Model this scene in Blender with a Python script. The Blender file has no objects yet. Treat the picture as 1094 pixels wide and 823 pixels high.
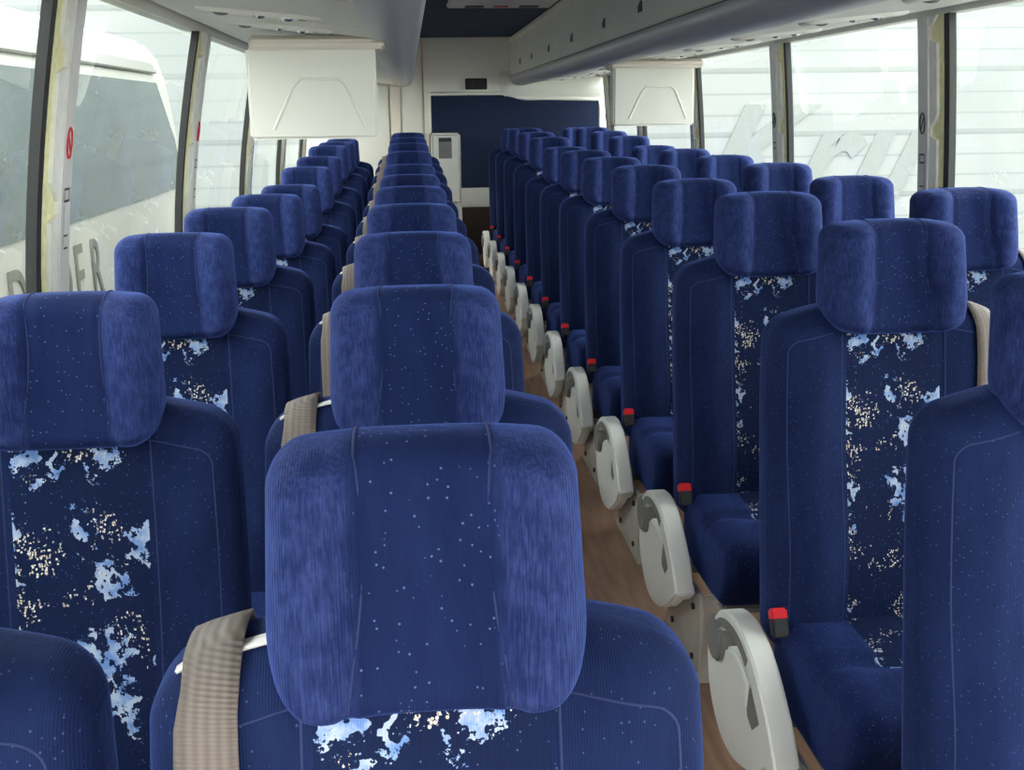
import bpy, bmesh, math, random
from math import sin, cos, pi, radians, tan, sqrt, exp
from mathutils import Vector, Matrix
random.seed(7)
S = bpy.context.scene
COL = S.collection

# ------------------------------------------------------------------ camera
CAM_Z = 1.42
PITCH, YAW, ROLL, FPX = 0.2488, 0.0911, 0.0131, 1152.06
cam = bpy.data.cameras.new('camera')
cam.sensor_fit = 'HORIZONTAL'; cam.sensor_width = 36.0
cam.lens = FPX / 1094.0 * 36.0
cam.clip_start = 0.02; cam.clip_end = 300
co = bpy.data.objects.new('camera', cam); COL.objects.link(co)
fw = Vector((sin(YAW)*cos(PITCH), cos(YAW)*cos(PITCH), -sin(PITCH)))
rt = Vector((cos(YAW), -sin(YAW), 0)); up = rt.cross(fw)
r2 = rt*cos(ROLL) - up*sin(ROLL); u2 = up*cos(ROLL) + rt*sin(ROLL)
M = Matrix((r2, u2, -fw)).transposed().to_4x4(); M.translation = (0, 0, CAM_Z)
co.matrix_world = M
S.camera = co

# ------------------------------------------------------------------ world, light, exposure
W = bpy.data.worlds.new('overcast_sky'); S.world = W; W.use_nodes = True
nt = W.node_tree; bg = nt.nodes['Background']
tc = nt.nodes.new('ShaderNodeTexCoord'); sp = nt.nodes.new('ShaderNodeSeparateXYZ')
rp = nt.nodes.new('ShaderNodeValToRGB')
nt.links.new(tc.outputs['Generated'], sp.inputs[0]); nt.links.new(sp.outputs['Z'], rp.inputs[0])
rp.color_ramp.elements[0].position = 0.0; rp.color_ramp.elements[0].color = (.93, .96, .95, 1)
rp.color_ramp.elements[1].position = 0.6; rp.color_ramp.elements[1].color = (.97, .99, 1, 1)
nt.links.new(rp.outputs[0], bg.inputs['Color'])
bg.inputs['Strength'].default_value = 3.2
S.view_settings.view_transform = 'Standard'; S.view_settings.look = 'None'
S.view_settings.gamma = 1.0; S.view_settings.use_curve_mapping = False
S.view_settings.exposure = 1.3

# ------------------------------------------------------------------ materials
def newmat(name):
    m = bpy.data.materials.new(name); m.use_nodes = True
    return m, m.node_tree, m.node_tree.nodes['Principled BSDF']
def N(t, typ, **kw):
    n = t.nodes.new(typ)
    for k, v in kw.items(): setattr(n, k, v)
    return n
def plain(name, col, rough=.5, metal=0, noise=.06, scale=30, bump=0.0, coat=0):
    m, t, p = newmat(name)
    p.inputs['Roughness'].default_value = rough; p.inputs['Metallic'].default_value = metal
    c = N(t, 'ShaderNodeTexCoord'); n = N(t, 'ShaderNodeTexNoise'); n.inputs['Scale'].default_value = scale
    n.inputs['Detail'].default_value = 4
    t.links.new(c.outputs['Object'], n.inputs['Vector'])
    r = N(t, 'ShaderNodeValToRGB')
    r.color_ramp.elements[0].position = .3; r.color_ramp.elements[1].position = .7
    r.color_ramp.elements[0].color = tuple(v*(1-noise) for v in col)+(1,)
    r.color_ramp.elements[1].color = tuple(min(1, v*(1+noise)) for v in col)+(1,)
    t.links.new(n.outputs['Fac'], r.inputs[0]); t.links.new(r.outputs[0], p.inputs['Base Color'])
    if bump:
        b = N(t, 'ShaderNodeBump'); b.inputs['Strength'].default_value = bump; b.inputs['Distance'].default_value = .002
        t.links.new(n.outputs['Fac'], b.inputs['Height']); t.links.new(b.outputs[0], p.inputs['Normal'])
    if coat: p.inputs['Coat Weight'].default_value = coat
    return m

def mixcol(t, fac, a, b):
    x = N(t, 'ShaderNodeMix', data_type='RGBA')
    t.links.new(fac, x.inputs[0])
    for s, k in ((a, 6), (b, 7)):
        if isinstance(s, tuple): x.inputs[k].default_value = s+(1,)
        else: t.links.new(s, x.inputs[k])
    return x.outputs[2]
def math_(t, op, a, b=None, clamp=False):
    x = N(t, 'ShaderNodeMath', operation=op); x.use_clamp = clamp
    for i, s in enumerate((a, b)):
        if s is None: continue
        if isinstance(s, (int, float)): x.inputs[i].default_value = s
        else: t.links.new(s, x.inputs[i])
    return x.outputs[0]
def thresh(t, v, lo, hi):
    x = N(t, 'ShaderNodeMapRange'); x.inputs[1].default_value = lo; x.inputs[2].default_value = hi
    t.links.new(v, x.inputs[0]); return x.outputs[0]

def plush(name, base=(.0060, .0145, .074), brushed=(.014, .028, .118), pattern=False, speck=.42, wings=False):
    m, t, p = newmat(name)
    c = N(t, 'ShaderNodeTexCoord'); obj = c.outputs['Object']
    def noise(scale, det=3, vec=obj, rough=.5):
        n = N(t, 'ShaderNodeTexNoise'); n.inputs['Scale'].default_value = scale
        n.inputs['Detail'].default_value = det; n.inputs['Roughness'].default_value = rough
        t.links.new(vec, n.inputs['Vector']); return n
    # brushed pile: soft patches stretched along the height
    mp = N(t, 'ShaderNodeMapping'); mp.inputs['Scale'].default_value = (1.6, 1, .55); t.links.new(obj, mp.inputs[0])
    n1 = noise(9, 5, mp.outputs[0], .6)
    col = mixcol(t, thresh(t, n1.outputs['Fac'], .38, .72), base, brushed)
    # tiny woven dots
    v = N(t, 'ShaderNodeTexVoronoi'); v.inputs['Scale'].default_value = 135; t.links.new(obj, v.inputs['Vector'])
    d = math_(t, 'LESS_THAN', v.outputs['Distance'], .14)
    sepc = N(t, 'ShaderNodeSeparateColor'); t.links.new(v.outputs['Color'], sepc.inputs[0])
    d = math_(t, 'MULTIPLY', d, math_(t, 'GREATER_THAN', sepc.outputs[0], .3))
    d = math_(t, 'MULTIPLY', d, speck)
    col = mixcol(t, d, col, (.22, .33, .68))
    if wings:      # head rest cheeks are made of a lighter ribbed cloth
        sxx = N(t, 'ShaderNodeSeparateXYZ'); t.links.new(obj, sxx.inputs[0])
        msk = thresh(t, math_(t, 'ABSOLUTE', sxx.outputs['X']), .052, .064)
        mq = N(t, 'ShaderNodeMapping'); mq.inputs['Scale'].default_value = (1, .6, .06); t.links.new(obj, mq.inputs[0])
        st = noise(420, 3, mq.outputs[0], .6); pt = noise(38, 5, obj, .7)
        wc = mixcol(t, thresh(t, math_(t, 'ADD', math_(t, 'MULTIPLY', st.outputs['Fac'], .5), math_(t, 'MULTIPLY', pt.outputs['Fac'], .5)), .42, .62), (.011, .022, .098), (.036, .056, .190))
        col = mixcol(t, msk, col, wc)
    if pattern:
        dark = (.0045, .010, .042)
        n0 = noise(7, 2)
        col2 = mixcol(t, n0.outputs['Fac'], dark, (.008, .018, .07))
        col2 = mixcol(t, math_(t, 'MULTIPLY', d, .7), col2, (.22, .33, .68))
        # warped flat coordinates for the splashes
        sx = N(t, 'ShaderNodeSeparateXYZ'); t.links.new(obj, sx.inputs[0])
        sm_ = math_(t, 'SUBTRACT', math_(t, 'SUBTRACT', sx.outputs['Z'], sx.outputs['Y']), .085)
        cx = N(t, 'ShaderNodeCombineXYZ'); t.links.new(sx.outputs['X'], cx.inputs[0]); t.links.new(sm_, cx.inputs[1])
        nw = noise(22, 5, cx.outputs[0], .65)
        sub = N(t, 'ShaderNodeVectorMath', operation='SUBTRACT'); t.links.new(nw.outputs['Color'], sub.inputs[0]); sub.inputs[1].default_value = (.5, .5, .5)
        scl = N(t, 'ShaderNodeVectorMath', operation='SCALE'); t.links.new(sub.outputs[0], scl.inputs[0]); scl.inputs['Scale'].default_value = .10
        add = N(t, 'ShaderNodeVectorMath', operation='ADD'); t.links.new(cx.outputs[0], add.inputs[0]); t.links.new(scl.outputs[0], add.inputs[1])
        vo = N(t, 'ShaderNodeTexVoronoi', voronoi_dimensions='2D'); vo.inputs['Scale'].default_value = 12.5; t.links.new(add.outputs[0], vo.inputs['Vector'])
        fine = noise(330, 2, obj, .6); mid = noise(34, 4, obj, .6)
        blob = thresh(t, vo.outputs['Distance'], .42, .10)
        vc = N(t, 'ShaderNodeSeparateColor'); t.links.new(vo.outputs['Color'], vc.inputs[0])
        blob = math_(t, 'MULTIPLY', blob, math_(t, 'GREATER_THAN', vc.outputs[0], .15))
        rid = noise(30, 3, cx.outputs[0], .55)
        ridge = thresh(t, math_(t, 'ABSOLUTE', math_(t, 'SUBTRACT', rid.outputs['Fac'], .5)), .075, .01)
        blob = math_(t, 'MULTIPLY', blob, math_(t, 'ADD', math_(t, 'MULTIPLY', ridge, 1.25), .20))
        bl = math_(t, 'GREATER_THAN', math_(t, 'ADD', blob, math_(t, 'MULTIPLY', fine.outputs['Fac'], 1.3)), 1.07)
        tint = mixcol(t, thresh(t, mid.outputs['Fac'], .42, .6), (.16, .29, .62), (.46, .55, .72))
        col2 = mixcol(t, bl, col2, tint)
        # scattered cream and white flecks in drifts round the splashes
        drift = thresh(t, noise(17, 4, add.outputs[0], .6).outputs['Fac'], .42, .68)
        v2 = N(t, 'ShaderNodeTexVoronoi', voronoi_dimensions='2D'); v2.inputs['Scale'].default_value = 330; t.links.new(cx.outputs[0], v2.inputs['Vector'])
        v2c = N(t, 'ShaderNodeSeparateColor'); t.links.new(v2.outputs['Color'], v2c.inputs[0])
        fl = math_(t, 'GREATER_THAN', math_(t, 'MULTIPLY', v2c.outputs[1], drift), .56)
        fl = math_(t, 'MULTIPLY', fl, math_(t, 'LESS_THAN', v2.outputs['Distance'], .5))
        fcol = mixcol(t, math_(t, 'GREATER_THAN', v2c.outputs[2], .62), (.85, .82, .76), (.66, .58, .48))
        col2 = mixcol(t, fl, col2, fcol)
        col = col2
    t.links.new(col, p.inputs['Base Color'])
    p.inputs['Roughness'].default_value = .85; p.inputs['Specular IOR Level'].default_value = .15
    p.inputs['Sheen Weight'].default_value = .08 if pattern else .55
    p.inputs['Sheen Roughness'].default_value = .30
    p.inputs['Sheen Tint'].default_value = (.17, .30, 1, 1)
    # ribbed corduroy-like pile
    w = N(t, 'ShaderNodeTexWave', wave_type='BANDS', bands_direction='X'); w.inputs['Scale'].default_value = 130
    w.inputs['Distortion'].default_value = 1.2; w.inputs['Detail'].default_value = 2; t.links.new(obj, w.inputs['Vector'])
    nb = noise(70, 4)
    hsum = math_(t, 'ADD', math_(t, 'MULTIPLY', w.outputs['Fac'], .35), nb.outputs['Fac'])
    b = N(t, 'ShaderNodeBump'); b.inputs['Strength'].default_value = .35; b.inputs['Distance'].default_value = .003
    t.links.new(hsum, b.inputs['Height']); t.links.new(b.outputs[0], p.inputs['Normal'])
    return m

MAT = {
 'plush': plush('blue_plush'),
 'head': plush('headrest_plush', (.0048, .0115, .058), (.010, .021, .090), wings=True),
 'plush_dark': plush('navy_side_plush', (.0060, .014, .062), (.012, .025, .095), speck=.22),
 'pattern': plush('splashed_plush', pattern=True),
 'piping': plain('seam_blue', (.018, .032, .12), .8),
 'white_plastic': plain('white_plastic', (.82, .82, .78), .42, noise=.03, scale=8),
 'grey_plastic': plain('grey_plastic', (.20, .20, .195), .5, noise=.05),
 'dark_plastic': plain('dark_plastic', (.02, .02, .022), .45),
 'red_plastic': plain('red_plastic', (.72, .02, .03), .35),
 'steel': plain('painted_steel', (.62, .61, .57), .4, .35, noise=.08, scale=14),
 'chrome': plain('chrome', (.7, .7, .7), .22, 1),
 'cream': plain('cream_panel', (.80, .785, .71), .5, noise=.03, scale=3),
 'cream_warm': plain('warm_cream_panel', (.80, .73, .63), .5, noise=.03, scale=3),
 'pillar_grey': plain('pillar_cover', (.70, .68, .66), .55, noise=.05, scale=12),
 'foam': plain('yellow_foam', (.86, .82, .48), .8, noise=.12, scale=40, bump=.4),
 'seal': plain('black_rubber', (.012, .012, .012), .6),
 'underside': plain('rack_underside', (.74, .73, .67), .5, noise=.03, scale=3),
 'lavender': plain('rack_grey', (.42, .43, .47), .38, noise=.03, scale=3),
 'rackface': plain('rack_face', (.74, .74, .70), .5, noise=.04, scale=3),
 'ceiling_blue': plain('ceiling_carpet', (.010, .028, .080), .9, noise=.25, scale=120, bump=.4),
 'wall_blue': plain('blue_wall_carpet', (.005, .014, .052), .9, noise=.25, scale=120, bump=.4),
 'dark_brown': plain('dark_brown_step', (.035, .018, .012), .7),
 'bus_white_shaded': plain('neighbour_coach_shaded_paint', (.33, .33, .295), .35, noise=.05, scale=.8),  # white coach greyed down, its shade is put into the colour
 'bus_trim': plain('neighbour_coach_trim', (.16, .16, .14), .4),
 'lettering': plain('grey_lettering', (.12, .12, .10), .5),
 'ground': plain('asphalt', (.16, .16, .15), .9, noise=.2, scale=3),
 'faint_reflection': plain('reflected_lettering', (.19, .205, .195), .7),
 'decal_dark': plain('decal_ink', (.05, .05, .05), .6),
 'decal_red': plain('decal_red', (.55, .03, .04), .5),
 'paper': plain('decal_ground', (.86, .85, .80), .6),
}
def belt_material():
    m, t, p = newmat('beige_webbing')
    c = N(t, 'ShaderNodeTexCoord'); w = N(t, 'ShaderNodeTexWave', wave_type='BANDS', bands_direction='Z')
    w.inputs['Scale'].default_value = 95; w.inputs['Distortion'].default_value = .0; t.links.new(c.outputs['Object'], w.inputs[0])
    w2 = N(t, 'ShaderNodeTexWave', wave_type='BANDS', bands_direction='X'); w2.inputs['Scale'].default_value = 34; t.links.new(c.outputs['Object'], w2.inputs[0])
    s = math_(t, 'ADD', math_(t, 'MULTIPLY', w.outputs['Fac'], .3), math_(t, 'MULTIPLY', w2.outputs['Fac'], .7))
    t.links.new(mixcol(t, s, (.135, .11, .096), (.205, .172, .15)), p.inputs['Base Color'])
    b = N(t, 'ShaderNodeBump'); b.inputs['Strength'].default_value = .5; b.inputs['Distance'].default_value = .001
    t.links.new(w.outputs['Fac'], b.inputs['Height']); t.links.new(b.outputs[0], p.inputs['Normal'])
    p.inputs['Roughness'].default_value = .6
    return m
MAT['belt'] = belt_material()
def floor_material():
    m, t, p = newmat('brown_vinyl_floor')
    c = N(t, 'ShaderNodeTexCoord'); mp = N(t, 'ShaderNodeMapping'); mp.inputs['Scale'].default_value = (9, .8, 1)
    t.links.new(c.outputs['Object'], mp.inputs[0])
    n = N(t, 'ShaderNodeTexNoise'); n.inputs['Scale'].default_value = 5; n.inputs['Detail'].default_value = 6; t.links.new(mp.outputs[0], n.inputs['Vector'])
    t.links.new(mixcol(t, thresh(t, n.outputs['Fac'], .35, .65), (.31, .175, .115), (.42, .26, .18)), p.inputs['Base Color'])
    p.inputs['Roughness'].default_value = .42
    return m
MAT['floor'] = floor_material()
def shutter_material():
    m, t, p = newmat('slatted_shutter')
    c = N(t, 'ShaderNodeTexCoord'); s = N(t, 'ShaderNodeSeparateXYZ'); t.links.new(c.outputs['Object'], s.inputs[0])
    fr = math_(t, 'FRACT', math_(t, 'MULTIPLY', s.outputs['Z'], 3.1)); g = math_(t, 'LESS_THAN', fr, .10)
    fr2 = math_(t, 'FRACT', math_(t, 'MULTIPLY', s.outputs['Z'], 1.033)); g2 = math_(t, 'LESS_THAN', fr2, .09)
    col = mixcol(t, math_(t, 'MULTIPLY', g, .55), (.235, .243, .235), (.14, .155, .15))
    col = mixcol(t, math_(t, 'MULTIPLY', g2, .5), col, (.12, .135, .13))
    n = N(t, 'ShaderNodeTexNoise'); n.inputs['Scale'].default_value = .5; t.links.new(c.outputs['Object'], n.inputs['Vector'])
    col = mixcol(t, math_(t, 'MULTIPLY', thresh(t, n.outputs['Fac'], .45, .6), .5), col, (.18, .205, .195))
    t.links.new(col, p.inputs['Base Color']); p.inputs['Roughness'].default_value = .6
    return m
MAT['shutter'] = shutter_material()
def glass_material(name, tint, refl=.06, rough=.0):
    m, t, p = newmat(name); t.nodes.remove(p); out = t.nodes['Material Output']
    a = N(t, 'ShaderNodeBsdfTransparent'); a.inputs[0].default_value = tint+(1,)
    g = N(t, 'ShaderNodeBsdfGlossy'); g.inputs['Roughness'].default_value = rough
    lw = N(t, 'ShaderNodeLayerWeight'); lw.inputs['Blend'].default_value = .18
    f = math_(t, 'ADD', math_(t, 'MULTIPLY', lw.outputs['Facing'], .35), refl, True)
    mx = N(t, 'ShaderNodeMixShader'); t.links.new(f, mx.inputs[0]); t.links.new(a.outputs[0], mx.inputs[1]); t.links.new(g.outputs[0], mx.inputs[2])
    t.links.new(mx.outputs[0], out.inputs[0]); return m
MAT['glass'] = glass_material('side_glass', (.90, .95, .92))
MAT['dark_glass'] = plain('tinted_coach_glass', (.065, .085, .085), .12, noise=.25, scale=1.2)
MAT['screen'] = plain('dark_display', (.006, .006, .006), .6)
dm, dt, dp = newmat('display_digits'); dp.inputs['Base Color'].default_value = (.06, .06, .055, 1)
MAT['digits'] = dm

# ------------------------------------------------------------------ mesh helpers
class MB:
    def __init__(s): s.v = []; s.f = []; s.smooth = True
    def add(s, vs, fs):
        o = len(s.v); s.v += [tuple(v) for v in vs]; s.f += [tuple(i+o for i in f) for f in fs]; return s
    def box(s, a, b):
        x0, y0, z0 = a; x1, y1, z1 = b
        return s.add([(x0,y0,z0),(x1,y0,z0),(x1,y1,z0),(x0,y1,z0),(x0,y0,z1),(x1,y0,z1),(x1,y1,z1),(x0,y1,z1)],
              [(0,3,2,1),(4,5,6,7),(0,1,5,4),(1,2,6,5),(2,3,7,6),(3,0,4,7)])
    def tube(s, pts, r, n=8, closed=False):
        pts = [Vector(p) for p in pts]; vs = []; m = len(pts); prev = None
        for i, p in enumerate(pts):
            if closed: d = (pts[(i+1) % m]-pts[i-1])
            else: d = pts[min(i+1, m-1)]-pts[max(i-1, 0)]
            d.normalize()
            if prev is None: a = d.orthogonal().normalized()
            else: a = (prev - d*prev.dot(d)).normalized()
            prev = a; b = d.cross(a)
            rr = r[i] if isinstance(r, (list, tuple)) else r
            vs += [p+(a*cos(2*pi*k/n)+b*sin(2*pi*k/n))*rr for k in range(n)]
        fs = []
        for i in range(m if closed else m-1):
            j = (i+1) % m
            for k in range(n):
                fs.append((i*n+k, i*n+(k+1) % n, j*n+(k+1) % n, j*n+k))
        if not closed:
            fs.append(tuple(reversed(range(n)))); fs.append(tuple((m-1)*n+k for k in range(n)))
        return s.add(vs, fs)
    def prism(s, prof, axis, a, b):
        """closed 2-D profile swept from a to b along an axis; profile is in the other two axes in order"""
        n = len(prof); vs = []
        for t in (a, b):
            for u, w in prof:
                vs.append({'x': (t, u, w), 'y': (u, t, w), 'z': (u, w, t)}[axis])
        fs = [(i, (i+1) % n, n+(i+1) % n, n+i) for i in range(n)]
        fs.append(tuple(reversed(range(n)))); fs.append(tuple(range(n, 2*n)))
        return s.add(vs, fs)
    def strip(s, rows):
        """grid surface from rows of points"""
        n = len(rows[0]); vs = [p for r in rows for p in r]
        fs = [(i*n+k, i*n+k+1, (i+1)*n+k+1, (i+1)*n+k) for i in range(len(rows)-1) for k in range(n-1)]
        return s.add(vs, fs)
    def build(s, name, mat, parent=None, bevel=0, seg=2, smooth=True, angle=40, mats=None):
        me = bpy.data.meshes.new(name); me.from_pydata(s.v, [], s.f)
        bm = bmesh.new(); bm.from_mesh(me); bmesh.ops.remove_doubles(bm, verts=bm.verts, dist=1e-6)
        bmesh.ops.recalc_face_normals(bm, faces=bm.faces)
        if bevel:
            ed = [e for e in bm.edges if len(e.link_faces) == 2 and e.calc_face_angle(0) > radians(25)]
            bmesh.ops.bevel(bm, geom=ed, offset=bevel, segments=seg, affect='EDGES', clamp_overlap=True)
        bm.to_mesh(me); bm.free()
        me.materials.append(MAT[mat])
        if smooth:
            me.shade_smooth()
            try: me.set_sharp_from_angle(angle=radians(angle))
            except Exception: pass
        o = bpy.data.objects.new(name, me); COL.objects.link(o)
        if parent: o.parent = parent
        return o

def rbox(c, h, r, seg=5, mid=(6, 4, 8), fn=None):
    """rounded block with elliptical edge radii; fn bends every point"""
    def samples(hh, rr, m):
        a = [-hh + rr*(1-tan(radians(45)*(1-i/seg))) for i in range(seg)]
        inner = [-(hh-rr) + 2*(hh-rr)*i/m for i in range(m+1)]
        return a + inner + [-x for x in reversed(a)]
    ax = [samples(h[i], r[i], mid[i]) for i in range(3)]
    mb = MB()
    def mp(p):
        q = []; d = []
        for i in range(3):
            k = max(-(h[i]-r[i]), min(h[i]-r[i], p[i])); q.append(k); d.append((p[i]-k)/r[i])
        L = sqrt(sum(x*x for x in d)) or 1
        o = [q[i]+d[i]/L*r[i] for i in range(3)]
        if fn: o = fn(*o)
        return (o[0]+c[0], o[1]+c[1], o[2]+c[2])
    for i in range(3):
        j, k = (i+1) % 3, (i+2) % 3
        for sgn in (-1, 1):
            rows = []
            for a in ax[j]:
                row = []
                for b in ax[k]:
                    p = [0, 0, 0]; p[i] = sgn*h[i]; p[j] = a; p[k] = b
                    row.append(mp(p))
                rows.append(row)
            mb.strip(rows)
    mb.mp = mp
    return mb

def empty(name, loc=(0, 0, 0)):
    o = bpy.data.objects.new(name, None); o.empty_display_size = .1; COL.objects.link(o); o.location = loc; return o
def tag(o, label=None, cat=None, group=None, kind=None):
    if label: o['label'] = label
    if cat: o['category'] = cat
    if group: o['group'] = group
    if kind: o['kind'] = kind
    return o
def copy_tree(o, parent=None):
    c = o.copy(); COL.objects.link(c); c.parent = parent
    for ch in list(o.children): copy_tree(ch, c)
    return c
def struct(o): o['kind'] = 'structure'; return o

# ------------------------------------------------------------------ bus dimensions
Y0, Y1 = -2.6, 10.25                    # front and back of the cabin
XL, XR = -0.87, 1.84                    # inner wall faces at sill height
SILL, WTOP, CEIL = 0.80, 1.715, 2.075
def lean(z):                            # side walls curve inwards above the sill
    return .0 if z < .9 else .10*((z-.9)/.8)**1.5
def xl(z): return XL + lean(z)*1.25
def xr(z): return XR - lean(z)*.55

# floor
MB().box((XL-.05, Y0, -.10), (XR+.05, Y1, 0)).build('floor', 'floor', smooth=False)['kind'] = 'structure'
def side_wall(name, f, sgn, z0, z1, mat, n=8, th=.05, ya=Y0, yb=Y1):
    prof = [(f(z0+(z1-z0)*i/n), z0+(z1-z0)*i/n) for i in range(n+1)]
    prof += [(x+sgn*th, z) for x, z in reversed(prof)]
    return MB().prism(prof, 'y', ya, yb).build(name, mat)
struct(side_wall('wall_left', xl, -1, 0, SILL, 'cream', 2))
struct(side_wall('wall_right', xr, 1, 0, SILL, 'cream', 2))
# roof side bands above the glass and the roof skin
struct(side_wall('wall_left', xl, -1, WTOP, 2.05, 'cream', 4))
struct(side_wall('wall_right', xr, 1, WTOP, 2.05, 'cream', 4))
roofp = [(xl(2.05)-.05, 2.05), (xl(2.05)+.12, 2.16), (.1, 2.22), (.9, 2.22), (xr(2.05)-.12, 2.16), (xr(2.05)+.05, 2.05),
         (xr(2.05)+.03, 2.10), (xr(2.05)-.12, 2.20), (.9, 2.26), (.1, 2.26), (xl(2.05)+.12, 2.20), (xl(2.05)-.03, 2.10)]
struct(MB().prism(roofp, 'y', Y0, Y1).build('ceiling', 'cream'))
struct(MB().box((.0, Y0, CEIL), (1.03, Y1, CEIL+.03)).build('ceiling', 'ceiling_blue'))

# ------------------------------------------------------------------ back wall
bw = MB().box((XL-.05, Y1, -.1), (XR+.05, Y1+.06, 2.3)).build('wall_back', 'cream'); struct(bw)
# blue carpet panel with the dipped upper edge
top = [(.225, 1.565), (.86, 1.565), (.92, 1.56), (.97, 1.545), (1.03, 1.525), (1.10, 1.515), (1.3, 1.515), (1.775, 1.50)]
pan = MB().prism([(.225, .73)] + [(x, z) for x, z in top] + [(1.775, .73)], 'y', Y1-.012, Y1).build('trim_1', 'wall_blue'); struct(pan)
# moulded rim along that edge and shoulder swelling above it
rim = MB().tube([(.205, Y1-.01, .60), (.205, Y1-.01, 1.58)] + [(x, Y1-.012, z+.018) for x, z in top] + [(1.795, Y1-.01, 1.45), (1.795, Y1-.01, .6)], .017, 10)
struct(rim.build('trim_2', 'cream'))
sw = MB(); rows = []
for i in range(13):
    u = i/12; x = .86+.94*u
    row = []
    for j in range(9):
        v = j/8
        b = .055*sin(pi*v)**.7*min(1, u*5)**.5 if 0 < v < 1 else 0
        row.append((x, Y1-.004-b, 1.545-.02*min(1, u*4)+(.235)*v))
    rows.append(row)
struct(sw.strip(rows).build('trim_3', 'cream'))
struct(MB().box((.19, Y1-.03, .55), (XR-.03, Y1, .725)).build('baseboard_back', 'cream', bevel=.006))
struct(MB().box((.25, Y1-.5, 0.0), (XR-.03, Y1-.03, .12)).box((.25, Y1-.09, .12), (XR-.03, Y1-.02, .55)).build('trim_4', 'dark_brown', bevel=.006))
# cream boards in the left rear corner
for k, (a, b, d) in enumerate([(-.84, -.16, .05), (-.15, -.055, .075), (-.05, .15, .06), (.155, .20, .085)]):
    struct(MB().box((a, Y1-d, 0), (b, Y1, 2.06)).build('trim_%d' % (5+k), 'cream_warm' if k % 2 else 'cream', bevel=.008))
# destination clock
ck = empty('wall_clock_display', (.64, Y1-.012, 1.665)); tag(ck, 'small dark rectangular clock display set high in the white rear wall', 'display')
MB().box((-.125, -.016, -.075), (.125, .012, .075)).build('bezel', 'cream', ck, bevel=.012)
MB().box((-.10, -.026, -.05), (.10, -.014, .05)).build('screen', 'screen', ck, bevel=.005)
dg = MB()
SEG = {'1': 'bc', '0': 'abcdef', '4': 'bcfg', '5': 'acdfg'}
def seg7(mb, ch, x, z, w, h):
    t = w*.18; L = {'a': ((0, h/2), (w, h/2)), 'g': ((0, 0), (w, 0)), 'd': ((0, -h/2), (w, -h/2)),
                   'f': ((0, 0), (0, h/2)), 'b': ((w, 0), (w, h/2)), 'e': ((0, -h/2), (0, 0)), 'c': ((w, -h/2), (w, 0))}
    for s in SEG[ch]:
        (x0, z0), (x1, z1) = L[s]
        mb.box((x+x0-t/2, -.0285, z+z0-t/2), (x+x1+t/2, -.0262, z+z1+t/2))
for i, ch in enumerate('1045'): seg7(dg, ch, -.075+i*.04+(.008 if i > 1 else 0), 0, .022, .05)
dg.build('digits', 'digits', ck, smooth=False)
# white locker by the rear wall
lk = empty('rear_locker', (.335, Y1-.45, 0)); tag(lk, 'tall white locker with a recessed grey handle against the blue rear wall', 'locker')
MB().box((-.125, 0, 0), (.13, .43, 1.235)).build('body', 'white_plastic', lk, bevel=.015)
dr = MB().box((-.118, -.02, .63), (.122, 0, 1.225)).build('door', 'white_plastic', lk, bevel=.02, seg=3)
rc = MB().box((-.065, -.024, 1.02), (.05, -.019, 1.20)).build('recess', 'grey_plastic', dr, bevel=.004)
MB().box((-.065, -.034, 1.165), (.05, -.02, 1.20)).build('handle', 'dark_plastic', dr, bevel=.006)

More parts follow.
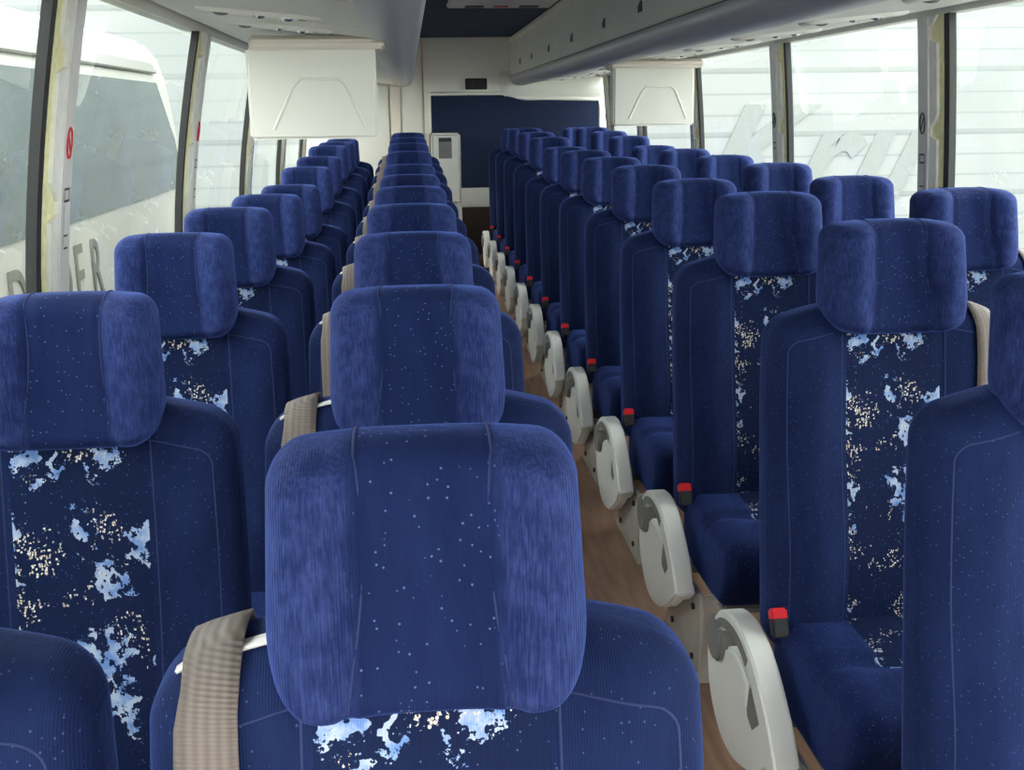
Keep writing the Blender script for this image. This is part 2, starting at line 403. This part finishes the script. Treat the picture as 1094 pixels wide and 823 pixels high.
# ------------------------------------------------------------------ windows, pillars, seals
PL = [-.70, .92, 2.535, 4.17, 5.78, 7.40, 8.96]      # seal positions, left wall
PR = [-1.28, .33, 1.95, 3.57, 5.15, 6.76, 8.42, 9.78]
def curve_col(f, y_a, y_b, d_in, d_out, z0=SILL, z1=WTOP, n=10, edge=None):
    """upright strip following the curved wall"""
    mb = MB(); rows = []
    for i in range(n+1):
        z = z0+(z1-z0)*i/n; x = f(z); e = edge(z) if edge else 0
        rows.append([(x+d_out, y_a+e, z), (x+d_in, y_a+e, z), (x+d_in, y_b, z), (x+d_out, y_b, z), (x+d_out, y_a+e, z)])
    mb.strip(rows)
    mb.add(rows[0][:4], [(0, 1, 2, 3)]); mb.add(rows[-1][:4], [(0, 1, 2, 3)])
    return mb
wn = 1; tn = 9
for side, P_, f, s in (('left', PL, xl, 1), ('right', PR, xr, -1)):
    prev = Y0
    for k, y in enumerate(P_ + [Y1]):
        # pane from the previous pillar to this seal
        w = empty('window_%d' % wn, (0, 0, 0)); struct(w); wn += 1
        rows = [[(f(SILL+(WTOP-SILL)*i/10)-s*.012, yy, SILL+(WTOP-SILL)*i/10) for yy in (prev-.01, y+.02)] for i in range(11)]
        MB().strip(rows).build('pane', 'glass', w)
        curve_col(f, prev-.01, prev+.02, -s*.004, -s*.016).build('rear_seal', 'seal', w) if k else None
        if k < len(P_):
            curve_col(f, y, y+.016, s*.004, -s*.020).build('front_seal', 'seal', w)
            curve_col(f, y+.019, y+.042, s*.001, -s*.020).build('inner_seal', 'seal', w)
        MB().box((f(SILL)-.03, prev, SILL-.015), (f(SILL)+.03, y, SILL+.012)).build('sill', 'cream', w, bevel=.006)
        if k < len(P_):
            t = empty('trim_%d' % tn, (0, 0, 0)); struct(t); tn += 1
            ph = random.random()*.2
            def notch(z, ph=ph):
                u = ((z+ph) % .33)/.33
                return .0 + (.05 if u < .12 else .05*(1-(u-.12)/.12) if u < .24 else 0) - .012
            curve_col(f, y+.042, y+.14, s*.002, -s*.010).build('foam_edge', 'foam', t)
            curve_col(f, y+.086, y+.165, s*.012, -s*.010, n=60, edge=notch).build('cover', 'paper', t)
            curve_col(f, y+.128, y+.20, s*.018, -s*.010).build('inner_cover', 'pillar_grey', t)
            # safety decals on the pillar
            zc = 1.36; X = lambda z: f(z)+s*.0195
            ring = [(X(zc+.035*cos(a)), y+.164+.018*sin(a), zc+.035*cos(a)) for a in [2*pi*i/20 for i in range(20)]]
            dc = MB().tube(ring, .0028, 6, closed=True)
            dc.tube([(X(zc+.02), y+.154, zc+.02), (X(zc-.02), y+.174, zc-.02)], .002, 6)
            dc.build('safety_decal', 'decal_red' if side == 'left' else 'decal_dark', t)
            d2 = MB()
            for (za, zb, ya_, yb_) in [(1.25, 1.256, .235, .275), (1.222, 1.228, .235, .275), (1.222, 1.256, .235, .239), (1.222, 1.256, .271, .275),
                                     (1.14, 1.145, .24, .27), (1.11, 1.115, .24, .27), (1.12, 1.215, .235, .2375)]:
                d2.add([(X(za), y-.090+ya_, za), (X(za), y-.090+yb_, za), (X(zb), y-.090+yb_, zb), (X(zb), y-.090+ya_, zb)], [(0, 1, 2, 3)])
            d2.build('text_decal', 'decal_dark', t, smooth=False)
            prev = y+.19

# ------------------------------------------------------------------ overhead racks
def rack(side):
    s = -1 if side == 'left' else 1
    cx = .505
    # profile for the right rack, mirrored about the aisle for the left
    face_x, = (.985,)
    o = empty('overhead_rack', (0, 0, 0))
    tag(o, 'long grey overhead luggage rack above the %s windows%s' % (side, ', row of latches on its face' if s == 1 else ', seen from underneath'), 'luggage rack', 'overhead racks')
    def X(x): return x if s == 1 else 2*cx-x
    ya, yb = Y0+.3, Y1-.02 if s == 1 else Y1-.1
    outer = xr(1.72)-.02 if s == 1 else 2*cx-(xl(1.72)+.02)
    face = [(.955, 1.735), (.955, 1.80), (.962, 1.93), (.975, 2.07), (1.10, 2.07), (1.08, 1.745)]
    MB().prism([(X(x), z) for x, z in face], 'y', ya, yb).build('door_face', 'rackface', o, bevel=.004)
    bulge = [(.950, 1.728), (.948, 1.712), (.955, 1.69), (.972, 1.668), (1.00, 1.652), (1.035, 1.646), (1.075, 1.648), (1.12, 1.66), (1.12, 1.728)]
    MB().prism([(X(x), z) for x, z in bulge], 'y', ya, yb).build('lower_rail', 'lavender', o, angle=60)
    MB().prism([(X(x), z) for x, z in [(.962, 1.7265), (.962, 1.737), (1.1, 1.737), (1.1, 1.7265)]], 'y', ya, yb).build('groove', 'seal', o)
    und = [(1.075, 1.655), (1.12, 1.662), (1.3, 1.685), (1.55, 1.708), (outer-.06, 1.722), (outer, 1.74), (outer, 1.76), (1.08, 1.70)]
    MB().prism([(X(x), z) for x, z in und], 'y', ya, yb).build('underside_panel', 'underside', o, angle=60)
    MB().prism([(X(x), z) for x, z in [(.940, 2.028), (.940, 2.058), (.975, 2.074), (.99, 2.074), (.985, 2.028)]], 'y', ya, yb).build('top_rail', 'underside', o, bevel=.004)
    # seams between underside panels
    for k in range(15):
        y = ya+.35+k*.75
        if y < yb-.05: MB().add([(X(1.13), y, 1.6605), (X(1.13), y+.006, 1.6605), (X(1.55), y+.006, 1.7055), (X(1.55), y, 1.7055)], [(0, 1, 2, 3)]).build('panel_seam', 'grey_plastic', o, smooth=False)
    ys = [4.503-1.03*3, 4.503-1.03*2, 4.503-1.03, 4.503, 5.33, 6.378, 7.407, 8.427, 9.279]
    for y in ys:
        l = MB().box((X(.950), y-.045, 1.795), (X(.957), y+.045, 1.85)).build('latch', 'rackface', o, bevel=.002)
        MB().prism([(y-.04, 1.80), (y+.045, 1.80), (y+.045, 1.825), (y-.0, 1.845), (y-.03, 1.84)], 'x', X(.952), X(.9475)).build('finger_hole', 'dark_plastic', l, smooth=False)
    return o
rack('left'); rack('right')

# service units under the racks: air nozzles and reading lamps
def service_unit():
    o = empty('reading_light_unit')
    prof = []
    for a in range(28):
        t = 2*pi*a/28; c, s_ = cos(t), sin(t)
        prof.append((.175*abs(c)**.45*(1 if c > 0 else -1), .048*abs(s_)**.6*(1 if s_ > 0 else -1)))
    rows = []
    for (k, z) in ((1, 0.002), (1, -.006), (.93, -.013), (.80, -.012), (.76, -.005)):
        rows.append([(x*k, y*(k if k > .9 else k*.9), z) for x, y in prof+prof[:1]])
    mb = MB().strip(rows); mb.add(rows[-1][:-1], [tuple(range(28))])
    mb.build('bezel', 'underside', o, angle=50)
    for i, x in enumerate((-.105, .0, .075)):
        r = .024 if i != 1 else .018
        pts = [(x, 0, -.001), (x, 0, -.011), (x, .001, -.015)]
        MB().tube(pts, [r, r*.95, r*.7], 14).build('air_nozzle' if i == 0 else 'reading_lamp', 'chrome' if i else 'grey_plastic', o)
    MB().box((.108, -.015, -.012), (.13, .015, -.003)).build('call_button', 'dark_plastic', o, bevel=.002)
    return o
su0 = service_unit(); first = True
for side in ('left', 'right'):
    for k in range(11):
        y = 2.05+.735*k if side == 'left' else 2.0+.74*k
        if side == 'left': y = [1.4, 2.3, 3.22, 3.69, 4.5, 5.2, 5.95, 6.7, 7.45, 8.2, 8.95][k]
        o = su0 if first else copy_tree(su0); first = False
        xc = -.40 if side == 'left' else 1.42
        zc = 1.6965
        o.location = (xc, y, zc); o.rotation_euler = (0, radians(5.5) if side == 'left' else radians(-5.5), 0)
        nth = ['first', 'second', 'third', 'fourth', 'fifth', 'sixth', 'seventh', 'eighth', 'ninth', 'tenth', 'eleventh'][k]
        tag(o, 'reading light and air nozzle unit, %s from the camera under the %s rack' % (nth, side), 'reading light', 'reading light units under the racks')

# folding monitors
def monitor(x0, x1, y, side, desc):
    w = x1-x0; cx = (x0+x1)/2
    o = empty('folding_monitor', (cx, y, 1.335)); tag(o, desc, 'monitor', 'folded-down monitors')
    hw = w/2; H = .265
    # shell: flat back panel facing the camera, tapering side
    prof = [(-.012, 0), (.05, .0), (.085, .04), (.10, H+.04), (-.0, H+.04)]
    sh = MB().prism(prof, 'x', -hw, hw).build('back_shell', 'cream', o, bevel=.010, seg=3)
    # raised trapezoid moulding
    tz = [(-hw*.62, .035), (-hw*.30, .175), (-hw*.18, .20), (hw*.42, .20), (hw*.52, .18), (hw*.80, .035)]
    pts = [(x, -.011+.013*z/.3, z) for x, z in tz]
    dense = []
    for a, b in zip(pts[:-1], pts[1:]):
        for i in range(6): dense.append(tuple(a[j]+(b[j]-a[j])*i/6 for j in range(3)))
    dense.append(pts[-1])
    MB().tube(dense, .006, 8).build('moulded_ridge', 'cream', o)
    MB().box((-hw+.01, .09, .02), (hw-.01, .104, H-.01)).build('screen', 'screen', o, bevel=.003)
    # hinge cover under the rack
    cv = [(-.05, H+.03), (.16, H+.03), (.16, H+.075), (-.03, H+.075), (-.06, H+.055)]
    MB().prism(cv, 'x', -hw-.02 if side == 'right' else -hw+.02, hw+.03).build('hinge_cover', 'cream_warm', o, bevel=.008, seg=3)
    return o
monitor(-.535, -.10, 3.86, 'left', 'cream folding monitor hanging over the left window seats, back to the camera')
monitor(1.085, 1.52, 5.80, 'right', 'cream folding monitor hanging over the right window seats, further back')

# roof hatch
h = empty('roof_hatch', (.60, 6.78, CEIL)); tag(h, 'white framed roof hatch with dark and red markings in the blue ceiling', 'hatch')
MB().box((-.33, -.40, -.022), (.33, .40, .0)).build('frame', 'rackface', h, bevel=.01)
MB().box((-.22, .22, -.027), (-.10, .33, -.021)).build('latch', 'dark_plastic', h, bevel=.006)
MB().box((-.04, .24, -.026), (.05, .31, -.021)).build('sticker', 'decal_red', h, smooth=False)
MB().box((.12, .22, -.027), (.24, .33, -.021)).build('latch', 'dark_plastic', h, bevel=.006)

# ------------------------------------------------------------------ seats
TH = radians(8.5)
def back_fn(x, y, z):
    ax = abs(x); zn = z/.35
    if y < 0:
        k = min(1, -y/.05)
        y -= k*.020*exp(-((ax-.165)/.045)**2)*(1-max(0, zn)**6)
        y += k*.006*exp(-(ax/.08)**2)
        y -= k*.020*exp(-((z+.15)/.14)**2)
    if z > 0: z -= .038*(ax/.23)**2*zn
    x *= 1 - .03*max(0, zn)**3
    return (x, y + z*tan(TH), z)
def seam_x(zn): return .051-.008*zn+.012*zn*zn
def head_fn(x, y, z):
    ax = abs(x); zn = z/.105
    if y < 0:
        k = min(1, -y/.045)
        y -= k*.026*exp(-((ax-.092)/.034)**2)*(1-.25*zn*zn)
        y += k*.010*exp(-(ax/.05)**2)*(1-max(0, -zn)**4)
        d = ax - seam_x(zn)
        y += k*.0075*exp(-(d/.006)**2)           # stitched valley at the panel seam
    x *= 1 - .030*zn
    if zn < -.35: x *= 1-.10*((-zn-.35)/.65)**2
    z -= .010*(ax/.13)**3*zn
    return (x, y + z*tan(radians(10)), z)
def cush_fn(x, y, z):
    # y from -.21 (front) to +.21
    yn = -y/.21
    if z > 0:
        z -= .012*exp(-((y+.03)/.014)**2)*min(1, z/.06)
        z += .008*exp(-((abs(x)-.17)/.04)**2)
        z -= .012*max(0, yn)**4
    else:
        y += .055*max(0, yn)*min(1, -z/.09)
    return (x*(1-.03*max(0, yn)**3), y, z)

def seat(s, arm=True, bw=.237, hw=.129, ht=.050):
    """s=+1: right-hand double seat (aisle at local -x, belt at +x); s=-1 mirrored"""
    o = empty('coach_seat')
    bc = (0, -.035, .665)
    bb = rbox(bc, (bw, .055, .350), (.042, .042, .044), fn=back_fn, mid=(20, 2, 18))
    b = bb.build('backrest', 'plush_dark', o, angle=180)
    def bpt(x, z, off=.0):
        p = bb.mp((x, -.055, z)); return (p[0], p[1]-off, p[2])
    # patterned centre panel lying on the front
    rows = []
    for i in range(41):
        z = -.34+i*(.335*2-.01)/40
        rows.append([bpt(-.105+.21*j/14, z, .0016 if 0 < j < 14 else -.002) for j in range(15)])
    MB().strip(rows).build('centre_panel', 'pattern', b, angle=180)
    for sx in (-1, 1):
        MB().tube([bpt(sx*.1065, -.33+.665*i/40, .0) for i in range(41)], .0013, 6).build('piping', 'piping', b)
        ex = bw-.030
        edge = [bpt(sx*ex, -.30+.58*i/30, -.0003) for i in range(31)] + [bpt(sx*(ex-.022*(1-cos(a))), .28+.022*sin(a), -.0003) for a in [pi/2*i/6 for i in range(1, 7)]] + [bpt(sx*(ex-.022-.07*i/8), .302, -.0003) for i in range(1, 9)]
        MB().tube(edge, .0012, 6).build('edge_piping', 'piping', b)
    # headrest
    hc = (0, -.012, 1.061)
    hb = rbox(hc, (hw, ht, .110), (.029, ht*.9, .029), fn=head_fn, mid=(30, 3, 14), seg=6)
    h_ = hb.build('headrest', 'head', o, angle=180)
    for sx in (-1, 1):
        pts = []
        for i in range(37):
            t = i/36; zz = .110 - .220*t; zn = zz/.105
            xx = sx*seam_x(zn)
            q = hb.mp((xx, -ht, zz)); pts.append((q[0], q[1]-.0004, q[2]))
        toppts = []
        for i in range(8):
            yy = ht*.9 - ht*1.9*i/8; q = hb.mp((sx*.0555, yy, .110)); toppts.append((q[0], q[1], q[2]+.0004))
        MB().tube(toppts+pts, .0012, 6).build('piping', 'piping', h_)
    for sx in (-1, 1):
        MB().tube([(sx*.05, .0, .93), (sx*.05, .01, 1.0)], .006, 8).build('headrest_post', 'steel', o)
    # cushion
    cb = rbox((0, -.285, .325), (.228, .210, .095), (.035, .030, .030), fn=cush_fn, mid=(16, 14, 3))
    c = cb.build('cushion', 'plush', o, angle=180)
    rows = []
    for i in range(17):
        y = -.06+.255*i/16
        rows.append([(lambda q: (q[0], q[1], q[2]+(.0016 if 0 < j < 12 and 0 < i < 16 else -.002)))(cb.mp((-.105+.21*j/12, y, .095))) for j in range(13)])
    MB().strip(rows).build('cushion_panel', 'pattern', c, angle=180)
    for sx in (-1, 1):
        MB().tube([cb.mp((sx*.1065, .19-.39*i/20, .095)) for i in range(21)] + [cb.mp((sx*.1065, -.21, .09-.17*i/10)) for i in range(11)], .0012, 6).build('piping', 'piping', c)
    # seat frame and pedestal
    MB().box((-.21, -.44, .215), (.21, -.09, .236)).build('seat_pan', 'grey_plastic', o, bevel=.006)
    def mx(x): return x*s
    ped = [(-.38, .0), (-.02, .0), (-.07, .09), (-.10, .24), (-.38, .24), (-.40, .13)]
    a, b2 = (mx(-.255), mx(-.243)) if arm else (mx(.10), mx(.112))
    off = -.012*s
    side = MB().prism(ped, 'x', min(a, b2), max(a, b2)).build('pedestal_plate', 'steel', o, bevel=.003)
    MB().box((min(a, a+.075*s), -.385, 0), (max(a, a+.075*s), -.373, .24)).build('pedestal_front', 'steel', o, bevel=.003)
    MB().box((min(a, a+.075*s), -.38, 0), (max(a, a+.075*s), -.10, .012)).build('foot_plate', 'steel', o, bevel=.003)
    bt = MB()
    for (yy, zz) in ((-.33, .19), (-.33, .05), (-.12, .05)):
        bt.tube([(a-.006*s, yy, zz), (a+.004*s, yy, zz)], .009, 10)
    bt.build('bolt', 'dark_plastic', side)
    MB().tube([(-.22, -.14, .222), (.22, -.14, .222)], .017, 10).tube([(-.22, -.37, .222), (.22, -.37, .222)], .017, 10).build('cross_tube', 'steel', o)
    # seat belt: guide on the shoulder, webbing down the front of the bolster
    bx = bw-.056
    stations = [(.050, .20, 1), (.045, .32, 1), (.030, .35, 0), (.012, .35, 0), (-.008, .35, 0), (-.028, .35, 0), (-.044, .35, .4), (-.055, .346, .6), (-.055, .335, 1)]
    stations += [(-.055, .315-.60*i/24, 1) for i in range(25)]
    rows = []
    for yy, zz, fr in stations:
        xx = bx - (.02*(.315-zz)/.6 if yy == -.055 and zz < .315 else 0)
        row = []
        for dx in (-.026, -.009, .009, .026):
            q = bb.mp((xx+dx, yy, zz)); off = .0105
            row.append((mx(q[0]), q[1]-off*fr*(1 if yy < 0 else -1), q[2]+off*(1-fr)))
        ya_ = sum(p[1] for p in row)/4                       # webbing stays flat across its width
        row = [(p[0], .25*p[1]+.75*ya_, p[2]) for p in row]
        rows.append(row)
    bo = MB().strip(rows).build('seat_belt', 'belt', o, angle=60)
    sol = bo.modifiers.new('thickness', 'SOLIDIFY'); sol.thickness = .0016
    top_, bot_ = [], []
    for k_ in range(11):
        xx = bx-.088+.122*k_/10; q = bb.mp((xx, -.026, .35))
        w_ = (.012-.004*min(1, k_/4))*(.6 if k_ in (0, 10) else 1)
        top_.append((mx(q[0]), q[1]-w_, q[2]+.0022)); bot_.append((mx(q[0]), q[1]+w_, q[2]+.0022))
    g = MB().strip([top_, bot_]); go = g.build('belt_guide', 'white_plastic', o)
    so = go.modifiers.new('thickness', 'SOLIDIFY'); so.thickness = .003; so.offset = 0
    # buckle at the aisle side
    if True:
        k = empty('x') if False else None
        bk = MB(); M_ = Matrix.Rotation(radians(-28), 4, 'X')
        def rb(a_, b_, nm, mat):
            mb = MB().box(a_, b_); mb.v = [tuple(M_ @ Vector(v) + Vector((mx(-.238), -.148, .418))) for v in mb.v]
            return mb.build(nm, mat, o, bevel=.0035)
        rb((-.016, -.012, -.022), (.016, .012, .018), 'buckle', 'dark_plastic')
        rb((-.0165, -.0125, .012), (.0165, .0125, .036), 'release_button', 'red_plastic')
    if arm:
        # hub, curved arm and belly plate
        cl = [(.050, .300), (.035, .335), (-.005, .366), (-.07, .383), (-.135, .380), (-.195, .358), (-.25, .322), (-.30, .278), (-.345, .222)]
        # smooth
        def cr(P, n=5):
            out = []
            for i in range(len(P)-1):
                p0 = P[max(i-1, 0)]; p1 = P[i]; p2 = P[i+1]; p3 = P[min(i+2, len(P)-1)]
                for k_ in range(n):
                    t = k_/n
                    out.append(tuple(.5*((2*p1[j])+(-p0[j]+p2[j])*t+(2*p0[j]-5*p1[j]+4*p2[j]-p3[j])*t*t+(-p0[j]+3*p1[j]-3*p2[j]+p3[j])*t**3) for j in range(2)))
            return out+[P[-1]]
        C_ = cr(cl)
        half = .024
        up_, dn = [], []
        for i, p in enumerate(C_):
            a_ = C_[max(i-1, 0)]; b_ = C_[min(i+1, len(C_)-1)]
            d = Vector((b_[0]-a_[0], b_[1]-a_[1])).normalized(); n_ = Vector((d.y, -d.x))
            hh = half*(.8+.35*i/len(C_))
            up_.append((p[0]+n_.x*hh, p[1]+n_.y*hh)); dn.append((p[0]-n_.x*hh, p[1]-n_.y*hh))
        x0, x1 = sorted((mx(-.312), mx(-.262)))
        ar = MB().prism(up_+dn[::-1], 'x', x0, x1).build('armrest', 'white_plastic', o, bevel=.007, seg=3, angle=50)
        # grey inner lining on the outer face
        i0 = int(len(C_)*.02); i1 = int(len(C_)*.62)
        inner = [( (u[0]*.15+d_[0]*.85), (u[1]*.15+d_[1]*.85)) for u, d_ in zip(up_[i0:i1], dn[i0:i1])]
        mid_ = [( (u[0]*.62+d_[0]*.38), (u[1]*.62+d_[1]*.38)) for u, d_ in zip(up_[i0:i1], dn[i0:i1])]
        xa, xb = sorted((mx(-.3135), mx(-.309)))
        MB().prism(mid_+inner[::-1], 'x', xa, xb).build('arm_lining', 'grey_plastic', ar, smooth=False)
        hubp = [(.045+.052*cos(t), .300+.052*sin(t)) for t in [2*pi*i/20 for i in range(20)]]
        xa, xb = sorted((mx(-.316), mx(-.262)))
        MB().prism(hubp, 'x', xa, xb).build('hub', 'grey_plastic', ar, bevel=.006)
        disc = cr([(.125, .275), (.128, .215), (.105, .150), (.060, .105), (-.005, .078), (-.09, .082), (-.17, .112), (-.245, .155), (-.315, .215)], 4)
        disc += [(-.300, .250), (-.245, .292), (-.235, .262), (-.195, .225), (-.165, .235), (-.150, .30), (-.09, .318), (-.02, .312), (.045, .262), (.085, .245)]
        xa, xb = sorted((mx(-.302), mx(-.266)))
        MB().prism(disc, 'x', xa, xb).build('side_plate', 'white_plastic', o, bevel=.006, seg=3, angle=50)
        lever = [(-.165, .300), (-.150, .235), (-.19, .195), (-.24, .225), (-.255, .27), (-.22, .305)]
        xa, xb = sorted((mx(-.300), mx(-.268)))
        MB().prism(lever, 'x', xa, xb).build('recline_lever', 'grey_plastic', o, bevel=.004)
        # bracket tying the arm to the frame
        xa, xb = sorted((mx(-.268), mx(-.20)))
        MB().box((xa, -.20, .22), (xb, -.08, .26)).build('arm_bracket', 'grey_plastic', o, bevel=.004)
    return o

ORD = ['front', 'second', 'third', 'fourth', 'fifth', 'sixth', 'seventh', 'eighth', 'ninth', 'tenth', 'eleventh', 'twelfth']
P_ = .75
def rearlift(z): return z-1.175
LA_Z = [0, 0, 0, 0, 0, 0, .008, .044, .068, .086, .104]
LW_X = [-.492, -.492, -.498, -.504, -.492, -.490, -.488, -.488, -.488, -.488, -.488]
LW_Z = [0, .004, .009, 0, -.018, -.033, .004, .024, .059, .062, .066]
RA_Z = [.030, .034, .035, .025, .035, .038, .043, .039, .08, .10, .118, .105]
protos = {}
def put(kind, s, x, y, dz, label, group):
    key = (kind, s)
    dims = {('aisle', -1): (.237, .128, .050), ('window', -1): (.226, .123, .048), ('aisle', 1): (.248, .141, .060), ('window', 1): (.248, .139, .056)}[key]
    if key not in protos: protos[key] = o = seat(s, kind == 'aisle', *dims)
    else: o = copy_tree(protos[key])
    o.location = (x, y, 0)
    if abs(dz) > .002:
        for ch in o.children:      # the whole upholstered unit sits a touch higher towards the rear
            if ch.name.split('.')[0] in ('backrest', 'headrest', 'headrest_post', 'seat_belt', 'belt_guide'): ch.location.z = dz
    tag(o, label, 'seat', group)
    return o
for j in range(11):
    y = .8345+P_*j
    where = {0: 'the large one in the foreground', 10: 'in the last row by the rear boards'}.get(j, 'in the %s row' % ORD[j])
    put('aisle', -1, .0026, y, LA_Z[j], 'blue plush seat left of the aisle, %s' % where, 'left aisle seats')
    where = {0: 'only its shoulder showing in the front left corner', 10: 'in the last row'}.get(j, 'in the %s row' % ORD[j])
    put('window', -1, LW_X[j], y, LW_Z[j], 'blue plush seat beside the left windows, %s' % where, 'left window seats')
for i in range(12):
    y = 2.054+P_*(i-1)
    if i == 0: y = 1.39
    where = {0: 'nearest one, cut off by the right edge', 11: 'in the last row against the blue wall'}.get(i, 'in the %s row' % ORD[i])
    put('aisle', 1, .940, y, RA_Z[i], 'blue plush seat right of the aisle, %s' % where, 'right aisle seats')
    if i:
        where = {11: 'in the last row', 1: 'in the second row, at the right edge'}.get(i, 'in the %s row' % ORD[i])
        put('window', 1, 1.478, y, RA_Z[i], 'blue plush seat beside the right windows, %s' % where, 'right window seats')

# ------------------------------------------------------------------ outside
g = MB().box((-40, -30, -1.45), (40, 50, -1.35)).build('ground', 'ground', smooth=False); struct(g)
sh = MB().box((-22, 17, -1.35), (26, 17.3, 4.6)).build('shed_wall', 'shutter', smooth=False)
tag(sh, 'pale horizontally slatted shed wall standing behind the coach', 'building')
# neighbouring coach
nb = empty('parked_coach', (-2.25, 0, 0)); tag(nb, 'white coach with dark windows parked outside the left windows', 'coach')
ya, yb = -3.0, 11.3
prof = [(0, -1.05), (0, .70), (-.03, 1.2), (-.10, 1.75), (-.16, 1.95), (-.30, 2.12), (-.8, 2.2), (-1.9, 2.2), (-2.3, 2.1), (-2.45, 1.8), (-2.5, .7), (-2.5, -1.05)]
body = MB().prism(prof, 'y', ya, yb).build('body', 'bus_white_shaded', nb, bevel=.05, seg=3)
band = [(.008, .735), (-.022, 1.2), (-.088, 1.72), (-.12, 1.72), (-.05, 1.2), (-.02, .735)]
pr = MB(); rows = []
n = 30
for i in range(n+1):
    y = ya+.3+(yb-ya-.35)*i/n
    rows.append([(x - 0, y - (.45*(z-.735)**1.4 if i == n else 0), z) for x, z in band + band[:1]])
pr.strip(rows); pr.add(rows[-1][:-1], [tuple(range(6))])
pr.build('window_band', 'dark_glass', nb)
MB().prism([(-.085, 1.80), (-.075, 1.815), (-.118, 1.90), (-.135, 1.90)], 'y', ya, yb-.5).build('rain_gutter', 'bus_trim', nb)
for z in (1.83, 1.87):
    MB().tube([(-.098-(z-1.83)*.6, ya, z), (-.098-(z-1.83)*.6, yb-.45, z)], .012, 6).build('gutter_rib', 'lettering', nb)
for y in (0.8, 4.2):
    MB().tube([(.0, y, .74), (-.02, y, 1.2), (-.075, y, 1.64)], .012, 6).build('window_joint', 'seal', nb)
for y in (.5, 8.2):
    MB().tube([(-.22, y, -.9), (.01, y, -.9)], .46, 28).build('wheel', 'seal', nb)
# letters along its side
def letters(txt, ys, z, size, sy, mat, parent, shear=0.0):
    for ch, y in zip(txt, ys):
        cu = bpy.data.curves.new('letter', 'FONT'); cu.body = ch; cu.size = size; cu.extrude = .003; cu.shear = shear; cu.offset = .004
        o = bpy.data.objects.new('letter', cu); COL.objects.link(o)
        o.rotation_euler = (pi/2, 0, pi/2); o.location = (.006, y, z); o.scale = (sy, 1, 1)
        bpy.context.view_layer.update()
        dg_ = bpy.context.evaluated_depsgraph_get(); me = bpy.data.meshes.new_from_object(o.evaluated_get(dg_))
        me.materials.clear(); me.materials.append(MAT[mat])
        m = bpy.data.objects.new('letter', me); COL.objects.link(m); m.matrix_world = o.matrix_world.copy(); m.parent = parent
        bpy.data.objects.remove(o)
letters('ODDER', (5.72, 6.18, 7.02, 7.42, 7.80), .17, .60, .72, 'lettering', nb)

for ch, x, sz in (('K', 4.55, 2.0), ('r', 6.05, 2.0), ('u', 6.95, 2.0)):  # reflection of coach lettering, painted as pale letters on the shed wall
    cu = bpy.data.curves.new('letter', 'FONT'); cu.body = ch; cu.size = sz; cu.extrude = .01; cu.shear = .45; cu.offset = .06
    o = bpy.data.objects.new('letter', cu); COL.objects.link(o); o.rotation_euler = (pi/2, 0, 0); o.location = (x, 16.985, .05)
    bpy.context.view_layer.update()
    me = bpy.data.meshes.new_from_object(o.evaluated_get(bpy.context.evaluated_depsgraph_get())); me.materials.clear(); me.materials.append(MAT['faint_reflection'])
    m = bpy.data.objects.new('letter', me); COL.objects.link(m); m.matrix_world = o.matrix_world.copy(); m.parent = sh
    bpy.data.objects.remove(o)
